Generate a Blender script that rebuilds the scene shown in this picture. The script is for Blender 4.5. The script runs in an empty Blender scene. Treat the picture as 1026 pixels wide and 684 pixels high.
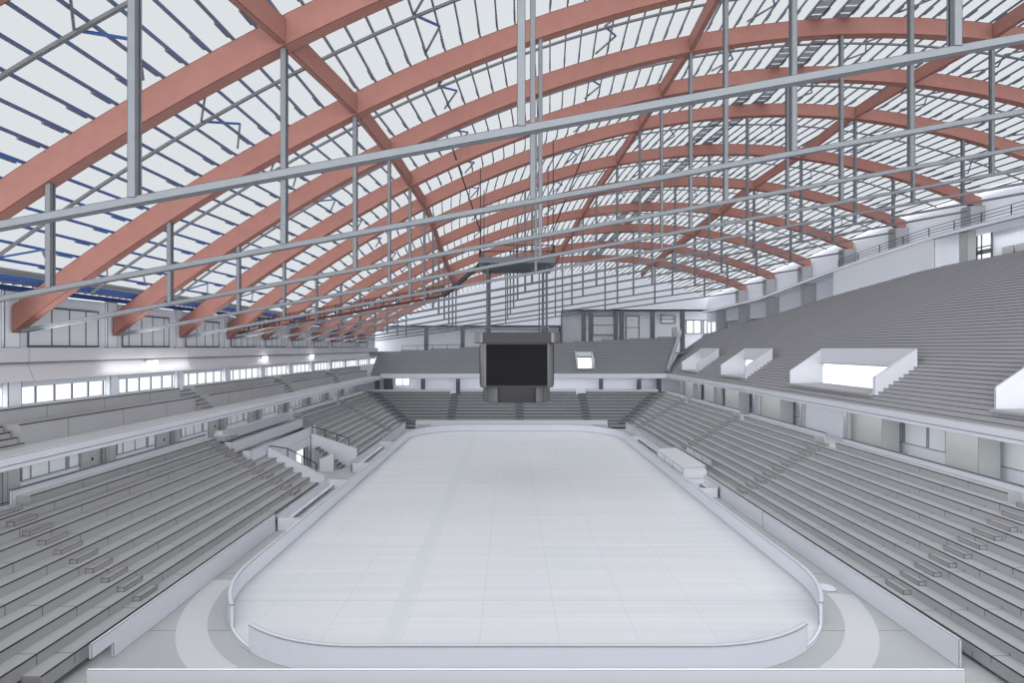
import bpy, math, random
from mathutils import Vector
random.seed(7)
S = bpy.context.scene
COL = S.collection

# ------------------------------------------------------------------ camera
H = 12.9                      # eye height above the ice
F = 527.0                     # focal length in pixels of a 1026 px wide frame
VX, VY = 511.0, 348.4         # vanishing point of the hall's long axis
cam = bpy.data.cameras.new('camera')
cam_o = bpy.data.objects.new('camera', cam); COL.objects.link(cam_o)
cam.sensor_width = 36.0; cam.lens = F / 1026 * 36
cam_o.location = (0, 0, H); cam_o.rotation_euler = (math.pi/2, 0, 0)
cam.shift_x = (513 - VX) / 1026; cam.shift_y = (VY - 342) / 1026
cam.clip_end = 600
S.camera = cam_o

# ------------------------------------------------------------------ light
S.view_settings.view_transform = 'Standard'
S.view_settings.look = 'None'
S.view_settings.exposure = 0.4
S.view_settings.gamma = 1.0
S.view_settings.use_curve_mapping = False
w = bpy.data.worlds.new('world'); S.world = w; w.use_nodes = True
bg = w.node_tree.nodes['Background']
bg.inputs['Color'].default_value = (0.955, 0.98, 1.0, 1); bg.inputs['Strength'].default_value = 1.08
sun = bpy.data.lights.new('sun', 'SUN'); sun.energy = 3.6; sun.angle = math.radians(150)
sun.color = (1, .98, .95)
sun_o = bpy.data.objects.new('sun', sun); COL.objects.link(sun_o)
sun_o.rotation_euler = (math.radians(30), math.radians(8), 0); sun_o.location = (0, 0, 60)
sun2 = bpy.data.lights.new('side_fill', 'SUN'); sun2.energy = 1.85; sun2.angle = math.radians(100); sun2.color = (.97, .98, 1)  # second wide sun, added as fill for the right and far walls
sun2_o = bpy.data.objects.new('side_fill', sun2); COL.objects.link(sun2_o)
sun2_o.rotation_euler = (math.radians(42), math.radians(-32), 0); sun2_o.location = (-20, -20, 60)
def area(name, loc, rot, sx, sy, power):
    l = bpy.data.lights.new(name, 'AREA'); l.shape = 'RECTANGLE'; l.size = sx; l.size_y = sy; l.energy = power
    o = bpy.data.objects.new(name, l); COL.objects.link(o); o.location = loc; o.rotation_euler = rot; return o
# unseen fill lamps added to brighten the concourses and the high galleries
area('concourse_fill', (28.1, 50, 7.9), (0, math.radians(-20), 0), .5, 84, 560)
area('concourse_fill', (-25.2, 50, 7.2), (0, math.radians(12), 0), .5, 84, 450)
area('concourse_fill', (2, 93.6, 7.6), (math.radians(12), 0, 0), 46, .4, 300)
area('arch_fill', (-25.0, 52, 13.3), (0, math.radians(-125), 0), .4, 88, 1500)  # added fill lamp, brightens the arch undersides from the left
area('gallery_fill', (26, 107.5, 19.8), (0, 0, 0), 28, .6, 110)
area('gallery_fill', (-9, 107.5, 16.8), (0, 0, 0), 34, .6, 80)
area('gallery_fill', (46.6, 88, 21.0), (0, 0, math.radians(12)), .6, 22, 700)
area('gallery_fill', (49.5, 48, 24.7), (0, 0, 0), .6, 18, 150)

# ------------------------------------------------------------------ materials
def lin(c):
    return tuple(((v/255)/12.92 if v/255 <= .04045 else ((v/255+.055)/1.055)**2.4) for v in c)

def mat(name, rgb, rough=.75, metal=0.0, edge=0.0, edge_rgb=(70, 72, 78), noise=.06, nscale=.6,
        joint=None, spec=.3, snap=.44):
    m = bpy.data.materials.new(name); m.use_nodes = True
    nt = m.node_tree; N = nt.nodes; L = nt.links
    b = N['Principled BSDF']
    b.inputs['Roughness'].default_value = rough; b.inputs['Metallic'].default_value = metal
    b.inputs['Specular IOR Level'].default_value = spec
    c = lin(rgb)
    geo = N.new('ShaderNodeNewGeometry')
    nz = N.new('ShaderNodeTexNoise'); nz.inputs['Scale'].default_value = nscale; nz.inputs['Detail'].default_value = 5
    L.new(geo.outputs['Position'], nz.inputs['Vector'])
    mx = N.new('ShaderNodeMix'); mx.data_type = 'RGBA'
    mx.inputs[6].default_value = (*[v*(1-noise) for v in c], 1)
    mx.inputs[7].default_value = (*[min(1, v*(1+noise)) for v in c], 1)
    L.new(nz.outputs['Fac'], mx.inputs[0])
    out = mx.outputs[2]
    if joint:                                   # thin dark joints every `pitch` metres along an axis
        axis, pitch, wid = joint
        sp = N.new('ShaderNodeSeparateXYZ'); L.new(geo.outputs['Position'], sp.inputs[0])
        sn = N.new('ShaderNodeMath'); sn.operation = 'SNAP'; sn.inputs[1].default_value = snap
        L.new(sp.outputs[2], sn.inputs[0])
        ofs = N.new('ShaderNodeMath'); ofs.operation = 'MULTIPLY_ADD'; ofs.inputs[1].default_value = 1.9
        L.new(sn.outputs[0], ofs.inputs[0]); L.new(sp.outputs[axis], ofs.inputs[2])
        dv = N.new('ShaderNodeMath'); dv.operation = 'DIVIDE'; dv.inputs[1].default_value = pitch
        L.new(ofs.outputs[0], dv.inputs[0])
        fr = N.new('ShaderNodeMath'); fr.operation = 'FRACT'; L.new(dv.outputs[0], fr.inputs[0])
        lt = N.new('ShaderNodeMath'); lt.operation = 'LESS_THAN'; lt.inputs[1].default_value = wid/pitch
        L.new(fr.outputs[0], lt.inputs[0])
        m2 = N.new('ShaderNodeMix'); m2.data_type = 'RGBA'; m2.inputs[7].default_value = (*lin((92, 94, 98)), 1)
        L.new(lt.outputs[0], m2.inputs[0]); L.new(out, m2.inputs[6]); out = m2.outputs[2]
    if edge > 0:                                # dark painted line along every sharp edge
        bv = N.new('ShaderNodeBevel'); bv.samples = 6; bv.inputs['Radius'].default_value = edge
        dp = N.new('ShaderNodeVectorMath'); dp.operation = 'DOT_PRODUCT'
        L.new(bv.outputs[0], dp.inputs[0]); L.new(geo.outputs['True Normal'], dp.inputs[1])
        ls = N.new('ShaderNodeMath'); ls.operation = 'LESS_THAN'; ls.inputs[1].default_value = .985
        L.new(dp.outputs['Value'], ls.inputs[0])
        m3 = N.new('ShaderNodeMix'); m3.data_type = 'RGBA'; m3.inputs[7].default_value = (*lin(edge_rgb), 1)
        L.new(ls.outputs[0], m3.inputs[0]); L.new(out, m3.inputs[6]); out = m3.outputs[2]
    L.new(out, b.inputs['Base Color'])
    return m

def emit(name, rgb, st):
    m = bpy.data.materials.new(name); m.use_nodes = True
    b = m.node_tree.nodes['Principled BSDF']
    b.inputs['Base Color'].default_value = (0, 0, 0, 1)
    b.inputs['Emission Color'].default_value = (*lin(rgb), 1); b.inputs['Emission Strength'].default_value = st
    return m

def glazing(name, tint, film):
    m = bpy.data.materials.new(name); m.use_nodes = True
    nt = m.node_tree; N = nt.nodes; L = nt.links
    N.remove(N['Principled BSDF'])
    t = N.new('ShaderNodeBsdfTransparent'); t.inputs[0].default_value = (*tint, 1)
    d = N.new('ShaderNodeBsdfTranslucent'); d.inputs[0].default_value = (.9, .93, .95, 1)
    x = N.new('ShaderNodeMixShader'); x.inputs[0].default_value = film
    L.new(t.outputs[0], x.inputs[1]); L.new(d.outputs[0], x.inputs[2])
    L.new(x.outputs[0], N['Material Output'].inputs['Surface'])
    return m

M = {}
M['timber'] = mat('timber', (161, 114, 105), .8, edge=.06, edge_rgb=(84, 44, 40), noise=.12, nscale=2.2)
M['steel'] = mat('steel', (128, 132, 138), .6, .1, edge=.035, edge_rgb=(46, 48, 54), noise=.10, nscale=3)
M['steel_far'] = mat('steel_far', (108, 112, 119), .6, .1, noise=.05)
M['purlin_sky_tint'] = mat('purlin_sky_tint', (88, 98, 122), .45, .2, noise=.1)  # blue is the sky's reflection on steel, put into the base colour
M['purlin_under'] = mat('purlin_under', (118, 120, 124), .6, .1, noise=.05)
M['slope_sky_tint'] = mat('slope_sky_tint', (84, 100, 138), .45, .2, noise=.1)
M['eave_sky_tint'] = mat('eave_sky_tint', (66, 98, 160), .45, .1, noise=.1)  # stronger painted sky reflection for the leftmost steel and the braces
M['skin'] = glazing('roof_glazing', (.458, .468, .478), .045)
M['skin_dark'] = mat('vent_grey', (185, 192, 198), .7, noise=.2, nscale=4)
M['deck'] = mat('corrugated_deck', (120, 124, 132), .6, noise=.1)
M['nosing'] = mat('nosing', (58, 60, 63), .9, noise=.02)
M['conc_y'] = mat('concrete_row', (160, 161, 164), .85, joint=(1, 3.6, .035), noise=.07, nscale=.35)
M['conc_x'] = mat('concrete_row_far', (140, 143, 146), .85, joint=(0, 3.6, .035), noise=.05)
M['gallery'] = mat('gallery_concrete', (164, 165, 168), .85, joint=(1, 4.2, .035), noise=.07, nscale=.35, snap=50)
M['terr'] = mat('terrace_concrete', (166, 165, 170), .85, noise=.07, nscale=.3)
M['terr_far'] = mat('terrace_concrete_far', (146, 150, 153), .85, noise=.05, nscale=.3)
M['block'] = mat('step_block', (150, 150, 153), .85, edge=.05, edge_rgb=(20, 20, 24))
M['white'] = mat('white_render', (208, 210, 218), .7, edge=.045, edge_rgb=(58, 61, 70), noise=.03)
M['white_near'] = mat('white_render_lit', (238, 240, 245), .7, edge=.03, edge_rgb=(80, 84, 92), noise=.02)  # lightened copy of white, stands in for light on the near parapet
M['white_far'] = mat('white_render_far', (208, 211, 218), .7, edge=.10, edge_rgb=(70, 74, 84), noise=.03)
M['board'] = mat('board_white', (214, 217, 226), .45, edge=.035, edge_rgb=(60, 63, 70), noise=.02)
M['board_cap'] = mat('board_cap', (196, 200, 208), .4, edge=.035, edge_rgb=(40, 42, 48), noise=.02)
M['wall'] = mat('wall_grey', (222, 226, 235), .8, noise=.03, nscale=.2)
M['wall_edge'] = mat('wall_grey_edged', (232, 235, 242), .8, edge=.1, edge_rgb=(72, 76, 84), noise=.03, nscale=.2)
M['pane_grey'] = mat('pane_grey', (222, 227, 230), .35, noise=.03)
M['panel'] = mat('panel_grey', (172, 175, 175), .7, edge=.04, edge_rgb=(70, 72, 76), noise=.03)
M['pillar'] = mat('pillar_grey', (160, 162, 167), .75, edge=.06, edge_rgb=(62, 64, 70), noise=.03)
M['frame'] = mat('frame_dark', (96, 100, 108), .6, noise=.02)
M['floor'] = mat('floor_concrete', (168, 171, 173), .75, joint=(1, 6.0, .03), noise=.05, nscale=.4)
M['path'] = mat('path_light', (190, 192, 196), .7, noise=.02)
M['frame_mid'] = mat('frame_mid', (138, 142, 152), .6, noise=.02)
M['rail'] = mat('rail_dark', (58, 60, 68), .5, .3, noise=.02)
M['brown'] = mat('catwalk_brown', (92, 58, 52), .6, .2, noise=.05)
M['black'] = mat('black_housing', (52, 52, 55), .35, .8, noise=.05, spec=.5)
M['screen'] = mat('screen', (24, 24, 28), .6, noise=.01, spec=.12)
M['sheen_grey'] = mat('sheen_grey', (122, 122, 122), .35, .5, noise=.02)
M['lamp'] = emit('lamp_white', (255, 255, 250), 6)
M['bulk'] = mat('bulkhead', (200, 200, 204), .42, joint=(1, 14.4, .03), noise=.05, spec=.6, snap=50)
M['glass'] = glazing('clear_glass', (.93, .95, .96), .0)

# ice: pale sheet with faint flooding lines and a few greener patches
def ice_mat():
    m = bpy.data.materials.new('ice'); m.use_nodes = True
    nt = m.node_tree; N = nt.nodes; L = nt.links; b = N['Principled BSDF']
    b.inputs['Roughness'].default_value = .42; b.inputs['Specular IOR Level'].default_value = .35
    geo = N.new('ShaderNodeNewGeometry')
    mp = N.new('ShaderNodeMapping'); mp.inputs['Scale'].default_value = (.035, 1.1, 1)
    L.new(geo.outputs['Position'], mp.inputs[0])
    nz = N.new('ShaderNodeTexNoise'); nz.inputs['Scale'].default_value = 1.4; nz.inputs['Detail'].default_value = 6
    L.new(mp.outputs[0], nz.inputs['Vector'])
    r = N.new('ShaderNodeValToRGB'); r.color_ramp.elements[0].position = .3; r.color_ramp.elements[1].position = .7
    r.color_ramp.elements[0].color = (*lin((200, 201, 207)), 1); r.color_ramp.elements[1].color = (*lin((209, 209, 214)), 1)
    L.new(nz.outputs['Fac'], r.inputs[0])
    n2 = N.new('ShaderNodeTexNoise'); n2.inputs['Scale'].default_value = .09; n2.inputs['Detail'].default_value = 3
    L.new(geo.outputs['Position'], n2.inputs['Vector'])
    r2 = N.new('ShaderNodeValToRGB'); r2.color_ramp.elements[0].position = .45; r2.color_ramp.elements[1].position = .65
    r2.color_ramp.elements[0].color = (1, 1, 1, 1); r2.color_ramp.elements[1].color = (.94, .98, .97, 1)
    L.new(n2.outputs['Fac'], r2.inputs[0])
    mu = N.new('ShaderNodeMix'); mu.data_type = 'RGBA'; mu.blend_type = 'MULTIPLY'; mu.inputs[0].default_value = 1
    L.new(r.outputs[0], mu.inputs[6]); L.new(r2.outputs[0], mu.inputs[7])
    out = mu.outputs[2]
    sp = N.new('ShaderNodeSeparateXYZ'); L.new(geo.outputs['Position'], sp.inputs[0])
    def stripe(axis, pitch, width, off, col, out, single=False):
        a = N.new('ShaderNodeMath'); a.operation = 'ADD'; a.inputs[1].default_value = off; L.new(sp.outputs[axis], a.inputs[0])
        if not single:
            d = N.new('ShaderNodeMath'); d.operation = 'DIVIDE'; d.inputs[1].default_value = pitch; L.new(a.outputs[0], d.inputs[0])
            f = N.new('ShaderNodeMath'); f.operation = 'FRACT'; L.new(d.outputs[0], f.inputs[0]); lim = width/pitch; src = f.outputs[0]
        else:
            f = N.new('ShaderNodeMath'); f.operation = 'ABSOLUTE'; L.new(a.outputs[0], f.inputs[0]); lim = width; src = f.outputs[0]
        lt = N.new('ShaderNodeMath'); lt.operation = 'LESS_THAN'; lt.inputs[1].default_value = lim; L.new(src, lt.inputs[0])
        x = N.new('ShaderNodeMix'); x.data_type = 'RGBA'; x.inputs[7].default_value = (*lin(col), 1)
        L.new(lt.outputs[0], x.inputs[0]); L.new(out, x.inputs[6]); return x.outputs[2]
    out = stripe(0, 1, .42, 5.35, (196, 202, 205), out, True)
    out = stripe(0, 3.5, .03, 1.35, (184, 186, 193), out)
    out = stripe(1, 1.2, .03, 0, (193, 195, 201), out)
    out = stripe(1, 7.2, .07, 2.0, (182, 186, 192), out)
    L.new(out, b.inputs['Base Color'])
    return m
M['ice'] = ice_mat()

# ------------------------------------------------------------------ mesh helpers
class MB:
    def __init__(s): s.v = []; s.f = []; s.m = []
    def hexa(s, p, mi=0):                       # 8 points: bottom loop then top loop
        b = len(s.v); s.v += [tuple(q) for q in p]
        for f in ((0, 3, 2, 1), (4, 5, 6, 7), (0, 1, 5, 4), (1, 2, 6, 5), (2, 3, 7, 6), (3, 0, 4, 7)):
            s.f.append(tuple(b+i for i in f)); s.m.append(mi)
    def box(s, x0, x1, y0, y1, z0, z1, mi=0):
        x0, x1 = min(x0, x1), max(x0, x1); y0, y1 = min(y0, y1), max(y0, y1); z0, z1 = min(z0, z1), max(z0, z1)
        s.hexa([(x0, y0, z0), (x1, y0, z0), (x1, y1, z0), (x0, y1, z0), (x0, y0, z1), (x1, y0, z1), (x1, y1, z1), (x0, y1, z1)], mi)
    def bar(s, a, b, w, h=None, mi=0, up=(0, 0, 1)):   # rectangular bar between two points
        h = h or w; a = Vector(a); b = Vector(b); d = (b-a)
        if d.length < 1e-6: return
        d.normalize(); u = Vector(up)
        if abs(d.dot(u)) > .98: u = Vector((0, 1, 0))
        r = d.cross(u).normalized(); u = r.cross(d).normalized()
        P = []
        for c in (a, b):
            P.append([c - r*w/2 - u*h/2, c + r*w/2 - u*h/2, c + r*w/2 + u*h/2, c - r*w/2 + u*h/2])
        n = len(s.v); s.v += [tuple(q) for q in P[0]+P[1]]
        for f in ((0, 1, 2, 3), (7, 6, 5, 4), (0, 4, 5, 1), (1, 5, 6, 2), (2, 6, 7, 3), (3, 7, 4, 0)):
            s.f.append(tuple(n+i for i in f)); s.m.append(mi)
    def sweep(s, rings, mi=0, cap=True, mis=None):     # rings of equal length
        n = len(rings[0]); b = len(s.v)
        for r in rings: s.v += [tuple(q) for q in r]
        for i in range(len(rings)-1):
            for j in range(n):
                k = (j+1) % n
                s.f.append((b+i*n+j, b+i*n+k, b+(i+1)*n+k, b+(i+1)*n+j)); s.m.append(mis[j] if mis else mi)
        if cap:
            s.f.append(tuple(b+j for j in reversed(range(n)))); s.m.append(mi)
            s.f.append(tuple(b+(len(rings)-1)*n+j for j in range(n))); s.m.append(mi)
    def prism(s, poly, axis, t0, t1, mi=0):     # poly of 2D points extruded along an axis
        def P(p, t):
            return {0: (t, p[0], p[1]), 1: (p[0], t, p[1]), 2: (p[0], p[1], t)}[axis]
        s.sweep([[P(p, t0) for p in poly], [P(p, t1) for p in poly]], mi)
    def tube(s, pts, r, n=8, mi=0):
        for i in range(len(pts)-1):
            a = Vector(pts[i]); b = Vector(pts[i+1]); d = (b-a).normalized()
            u = Vector((0, 0, 1)) if abs(d.z) < .9 else Vector((1, 0, 0))
            x = d.cross(u).normalized(); y = d.cross(x)
            s.sweep([[c + x*r*math.cos(t*2*math.pi/n) + y*r*math.sin(t*2*math.pi/n) for t in range(n)] for c in (a, b)], mi)
    def build(s, name, mats, parent=None, **kw):
        me = bpy.data.meshes.new(name)
        off = Vector(parent_world(parent)) if parent else Vector((0, 0, 0))
        me.from_pydata([tuple(Vector(v)-off) for v in s.v], [], s.f)
        if not isinstance(mats, (list, tuple)): mats = [mats]
        for m in mats: me.materials.append(M[m] if isinstance(m, str) else m)
        me.polygons.foreach_set('material_index', s.m)
        me.update()
        import bmesh
        bm = bmesh.new(); bm.from_mesh(me); bmesh.ops.recalc_face_normals(bm, faces=bm.faces); bm.to_mesh(me); bm.free()
        o = bpy.data.objects.new(name, me); COL.objects.link(o)
        if parent: o.parent = parent
        for k, v in kw.items(): o[k] = v
        return o

def parent_world(o):
    v = Vector((0, 0, 0))
    while o: v += o.location; o = o.parent
    return v
def thing(name, loc, label, cat, group=None):
    o = bpy.data.objects.new(name, None); COL.objects.link(o); o.location = loc; o.empty_display_size = .3
    o['label'] = label; o['category'] = cat
    if group: o['group'] = group
    return o
def tag(o, label, cat, group=None):
    o['label'] = label; o['category'] = cat
    if group: o['group'] = group
    return o
def struct(o): o['kind'] = 'structure'; return o
def sbox(name, args, m, parent=None):
    b = MB(); b.box(*args); o = b.build(name, m, parent)
    return o if parent else struct(o)
def lerp(tab, x):
    if x <= tab[0][0]: return tab[0][1]
    for (a, p), (b, q) in zip(tab, tab[1:]):
        if x <= b: return p + (q-p)*(x-a)/(b-a)
    return tab[-1][1]
def ordinal(i):
    return ['first', 'second', 'third', 'fourth', 'fifth', 'sixth', 'seventh', 'eighth', 'ninth', 'tenth', 'eleventh', 'twelfth', 'thirteenth', 'fourteenth', 'fifteenth'][i]

# ------------------------------------------------------------------ key dimensions
BAY = 7.2
def YK(k): return (k + 1.93) * BAY
XLB, XRB, YNB, YFB, RC = -14.25, 15.73, 20.9, 81.0, 8.0      # rink boards
LX, RX, NY, FY = -17.2, 19.0, 19.3, 84.0                      # first row of the lower bowl
RUN, RISE, NR = .75, .443, 11
ZL, ZR = .86, .74
FASC = 91.6

# ------------------------------------------------------------------ floor and ice
sbox('floor', (-34, 52, -6, 112, -.5, 0), 'floor')
def rounded(x0, x1, y0, y1, r, n=14):
    pts = []
    for cx, cy, a0 in ((x1-r, y0+r, -90), (x1-r, y1-r, 0), (x0+r, y1-r, 90), (x0+r, y0+r, 180)):
        for i in range(n+1):
            a = math.radians(a0 + 90*i/n); pts.append((cx + r*math.cos(a), cy + r*math.sin(a)))
    return pts
b = MB(); b.prism(rounded(XLB, XRB, YNB, YFB, RC), 2, -.02, .03)
ice = tag(b.build('ice_sheet', 'ice'), 'pale flat ice sheet filling the middle of the hall', 'ice rink')

# light curved path bands on the floor outside the near corners
def arc_band(cx, cy, r0, r1, a0, a1, z0, z1, n=24):
    b = MB()
    for i in range(n):
        p = [math.radians(a0+(a1-a0)*i/n), math.radians(a0+(a1-a0)*(i+1)/n)]
        q = [(cx+r*math.cos(a), cy+r*math.sin(a)) for r, a in ((r0, p[0]), (r1, p[0]), (r1, p[1]), (r0, p[1]))]
        b.hexa([(x, y, z0) for x, y in q] + [(x, y, z1) for x, y in q])
    return b
cL = (XLB+RC, YNB+RC); cR = (XRB-RC, YNB+RC)
o = arc_band(cL[0], cL[1], 9.0, 10.25, 178, 238, 0, .012).build('floor_marking', 'path')
tag(o, 'pale curved floor band outside the near left rink corner', 'floor marking')
o = arc_band(cR[0], cR[1], 9.0, 10.3, 302, 352, 0, .012).build('floor_marking', 'path')
tag(o, 'pale curved floor band outside the near right rink corner', 'floor marking')
b = MB(); n = 24
b.prism([(17.0+.5*math.cos(i*2*math.pi/n), 28.3+.5*math.sin(i*2*math.pi/n)) for i in range(n)], 2, 0, .03)
tag(b.build('manhole_cover', 'white'), 'round pale floor cover beside the right rink corner', 'cover')

# boards ------------------------------------------------------------------
BT, BH = .14, 1.1
def path_boards(pts, name, label, h=BH, cap=True, m='board'):
    root = thing(name, (*pts[0], 0), label, 'rink boards')
    b = MB(); c = MB()
    def off(d):
        out = []
        for i, p in enumerate(pts):
            a = pts[max(0, i-1)]; q = pts[min(len(pts)-1, i+1)]
            t = Vector((q[0]-a[0], q[1]-a[1])).normalized(); nrm = Vector((t.y, -t.x))
            out.append((p[0]+nrm.x*d, p[1]+nrm.y*d))
        return out
    A, B = off(0), off(BT); A2, B2 = off(-.03), off(BT+.03)
    b.sweep([[(A[i][0], A[i][1], 0), (B[i][0], B[i][1], 0), (B[i][0], B[i][1], h), (A[i][0], A[i][1], h)] for i in range(len(pts))])
    b.build('board_panel', m, root)
    if cap:
        c.sweep([[(A2[i][0], A2[i][1], h), (B2[i][0], B2[i][1], h), (B2[i][0], B2[i][1], h+.05), (A2[i][0], A2[i][1], h+.05)] for i in range(len(pts))])
        c.build('top_rail', 'board_cap', root)
        k = MB()
        A3 = off(-.02)
        k.sweep([[(A3[i][0], A3[i][1], .0), (A[i][0], A[i][1], .0), (A[i][0], A[i][1], .2), (A3[i][0], A3[i][1], .2)] for i in range(len(pts))])
        k.build('kick_strip', 'board_cap', root)
    return root
def arc(c, a0, a1, n=20, r=RC):
    return [(c[0]+r*math.cos(math.radians(a0+(a1-a0)*i/n)), c[1]+r*math.sin(math.radians(a0+(a1-a0)*i/n))) for i in range(n+1)]
AG0L, AG1L = 216.5, 233.5
AG0R, AG1R = -34.5, -52.5
# counter-clockwise: right corner gap end -> right side -> far side -> left side -> left gap
main = arc(cR, AG0R, 0, 10) + [(XRB, y) for y in (38, 48, 58, 68)] + arc((XRB-RC, YFB-RC), 0, 90) + arc((XLB+RC, YFB-RC), 90, 180) \
    + [(XLB, y) for y in (66, 54, 42)] + arc(cL, 180, AG0L, 10)
path_boards(main, 'rink_boards', 'long white boards along both sides and the far end of the ice')
front = arc(cL, AG1L, 270, 12) + [(-2, YNB), (4, YNB)] + arc(cR, -90, AG1R, 12)
path_boards(front, 'rink_boards', 'curved white boards closing the near end of the ice')
for a0, a1, c, s in ((AG0L, AG1L, cL, 'left'), (AG1R, AG0R, cR, 'right')):
    o = path_boards(arc(c, a0, a1, 6), 'gate_kerb', 'low white kerb across the open gap in the near %s rink corner' % s, h=.14, cap=False)
    o['category'] = 'kerb'

# ------------------------------------------------------------------ lower bowl
def step_row(name, parent, kind, sgn, x0, y0, y1, z, run, rise, m, nos=.045, thick=.12, nmat='nosing'):
    """one concrete row; its riser faces the ice.  kind 'y' = runs along Y, 'x' = runs along X"""
    for (a, c) in y0:
        b = MB()
        if kind == 'y':
            b.box(x0, x0+sgn*run, a, c, z-rise-thick, z)
            b.box(x0-sgn*.008, x0+sgn*nos*.7, a, c, z-nos, z+.006, 1)
        else:
            b.box(a, c, x0, x0+sgn*run, z-rise-thick, z)
            b.box(a, c, x0-sgn*.008, x0+sgn*nos*.7, z-nos, z+.006, 1)
        b.build(name, [m, nmat], parent)

def cut(a, c, gaps):
    segs = [(a, c)]
    for g0, g1 in gaps:
        out = []
        for s0, s1 in segs:
            if g1 <= s0 or g0 >= s1: out.append((s0, s1)); continue
            if g0 > s0: out.append((s0, g0))
            if g1 < s1: out.append((g1, s1))
        segs = out
    return segs

def side_stand(label, sgn, X0, Z0, Ya, Yb, aisles, mitre_near, mitre_far, rows=NR, endwall=None):
    root = thing('lower_stand', (X0, (Ya+Yb)/2, 0), label, 'grandstand')
    for n in range(rows):
        y0 = Ya - (RUN*n if mitre_near else 0); y1 = Yb + (RUN*n if mitre_far else 0)
        z = Z0 + RISE*n; x = X0 + sgn*RUN*n
        g = [(a-.1-.8, a+1.3+.8) for a in aisles] if n == NR-1 else []
        step_row('seating_step', root, 'y', sgn, x, cut(y0, y1, g), None, z, RUN, RISE, 'conc_y')
        if n < rows-1:
            for a in aisles:
                if y0 < a < y1:
                    b = MB(); b.box(x+sgn*RUN*.5, x+sgn*(RUN-.005), a, a+1.25, z, z+RISE/2)
                    b.build('aisle_step', 'block', root)
    return root
AR = [25.9, 43.7, 60.5, 79.6]; AL1 = [25.0, 43.2]; AL2 = [60.0, 76.3]
sR = side_stand('long right hand seating stand rising from the ice to the concourse', 1, RX, ZR, NY, FY, AR, True, True)
sL = side_stand('left seating stand nearest the camera, in front of the stair opening', -1, LX, ZL, NY, 44.3, AL1[:1], True, False)
# the lowest rows of the near left stand run a little further, up to the sloping white wall
for n in range(6):
    step_row('seating_step', sL, 'y', -1, LX-RUN*n, [(44.3, 47.2)], None, ZL+RISE*n, RUN, RISE, 'conc_y')
for n in range(10):
    b = MB(); x = LX-RUN*n; z = ZL+RISE*n
    b.box(x-RUN*.5, x-(RUN-.005), 42.9, 44.1, z, z+RISE/2); b.build('aisle_step', 'block', sL)
sL2 = side_stand('left seating stand beyond the stair opening, up to the far corner', -1, LX, ZL, 59.3, FY, AL2, False, True)

fs = thing('lower_stand', (.9, FY, 0), 'seating stand behind the far end of the ice, under the scoreboard', 'grandstand')
AF = [-10.2, .9, 11.8]
for n in range(NR):
    xl = LX-RUN*(n+1); xr = RX+RUN*(n+1)
    g = [(a-.3, a+1.5) for a in AF] if n == NR-1 else []
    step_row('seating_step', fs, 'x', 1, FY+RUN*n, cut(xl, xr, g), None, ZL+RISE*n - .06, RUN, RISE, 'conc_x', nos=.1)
    if n < NR-1:
        for a in AF + [LX+.8-.75*n*.0, RX-2]:
            aa = a
            if a == AF[-1]+0 or a in AF: aa = a
            elif a < 0: aa = LX+.3-RUN*n
            else: aa = RX-1.6+RUN*n
            b = MB(); y = FY+RUN*n; z = ZL-.06+RISE*n
            b.box(aa, aa+1.3, y+RUN*.45, y+RUN-.005, z, z+RISE/2); b.build('aisle_step', 'frame', fs)
ns = thing('lower_stand', (.9, NY, 0), 'seating stand at the near end, just below the camera', 'grandstand')
for n in range(NR):
    step_row('seating_step', ns, 'x', -1, NY-.25-RUN*n, [(LX-RUN*(n+1), RX+RUN*(n+1))], None, ZR+RISE*n, RUN, RISE, 'conc_x')

# parapets in front of the rows --------------------------------------------
def pbox(label, args, name='parapet_wall', m='white', cat='low wall'):
    b = MB(); b.box(*args); return tag(b.build(name, m), label, cat)
b = MB(); b.prism([(21.9, 0), (37.0, 0), (37.0, 1.2), (20.75, 1.2), (20.75, .62), (21.9, .62)], 0, -16.62, -16.5)
tag(b.build('parapet_wall', 'white'), 'white parapet of the near left stand, cut down at its near end', 'low wall')
pbox('long white parapet of the right stand between near corner and joint', (18.1, 18.22, 21.2, 37.6, 0, 1.14))
pbox('white parapet of the right stand running from the joint to the cabin', (18.1, 18.22, 37.75, 48.8, 0, 1.14))
pbox('white parapet of the right stand from the cabin to the far corner', (18.1, 18.24, 57.8, 82.4, 0, 1.25), m='white_far')
b = MB(); b.box(-15.4, 16.55, 19.1, 19.22, 0, 1.2)
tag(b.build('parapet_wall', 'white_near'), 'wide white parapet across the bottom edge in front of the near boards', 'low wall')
pbox('long white parapet in front of the far end stand', (-14.9, 15.4, 82.9, 83.06, 0, 1.55), m='white_far')
pbox('white parapet of the far left stand beyond the second players box', (-16.5, -16.36, 67.3, 82.4, 0, 1.25), m='white_far')
# small gates beside the far parapet
for i, (x, s) in enumerate(((-13.3, 'left'), (13.8, 'right'))):
    pbox('grey gate in the far boards near the %s corner' % s, (x-1.1, x+1.1, 81.25, 81.4, 0, 1.02), 'rink_gate', 'panel', 'gate')
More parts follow.
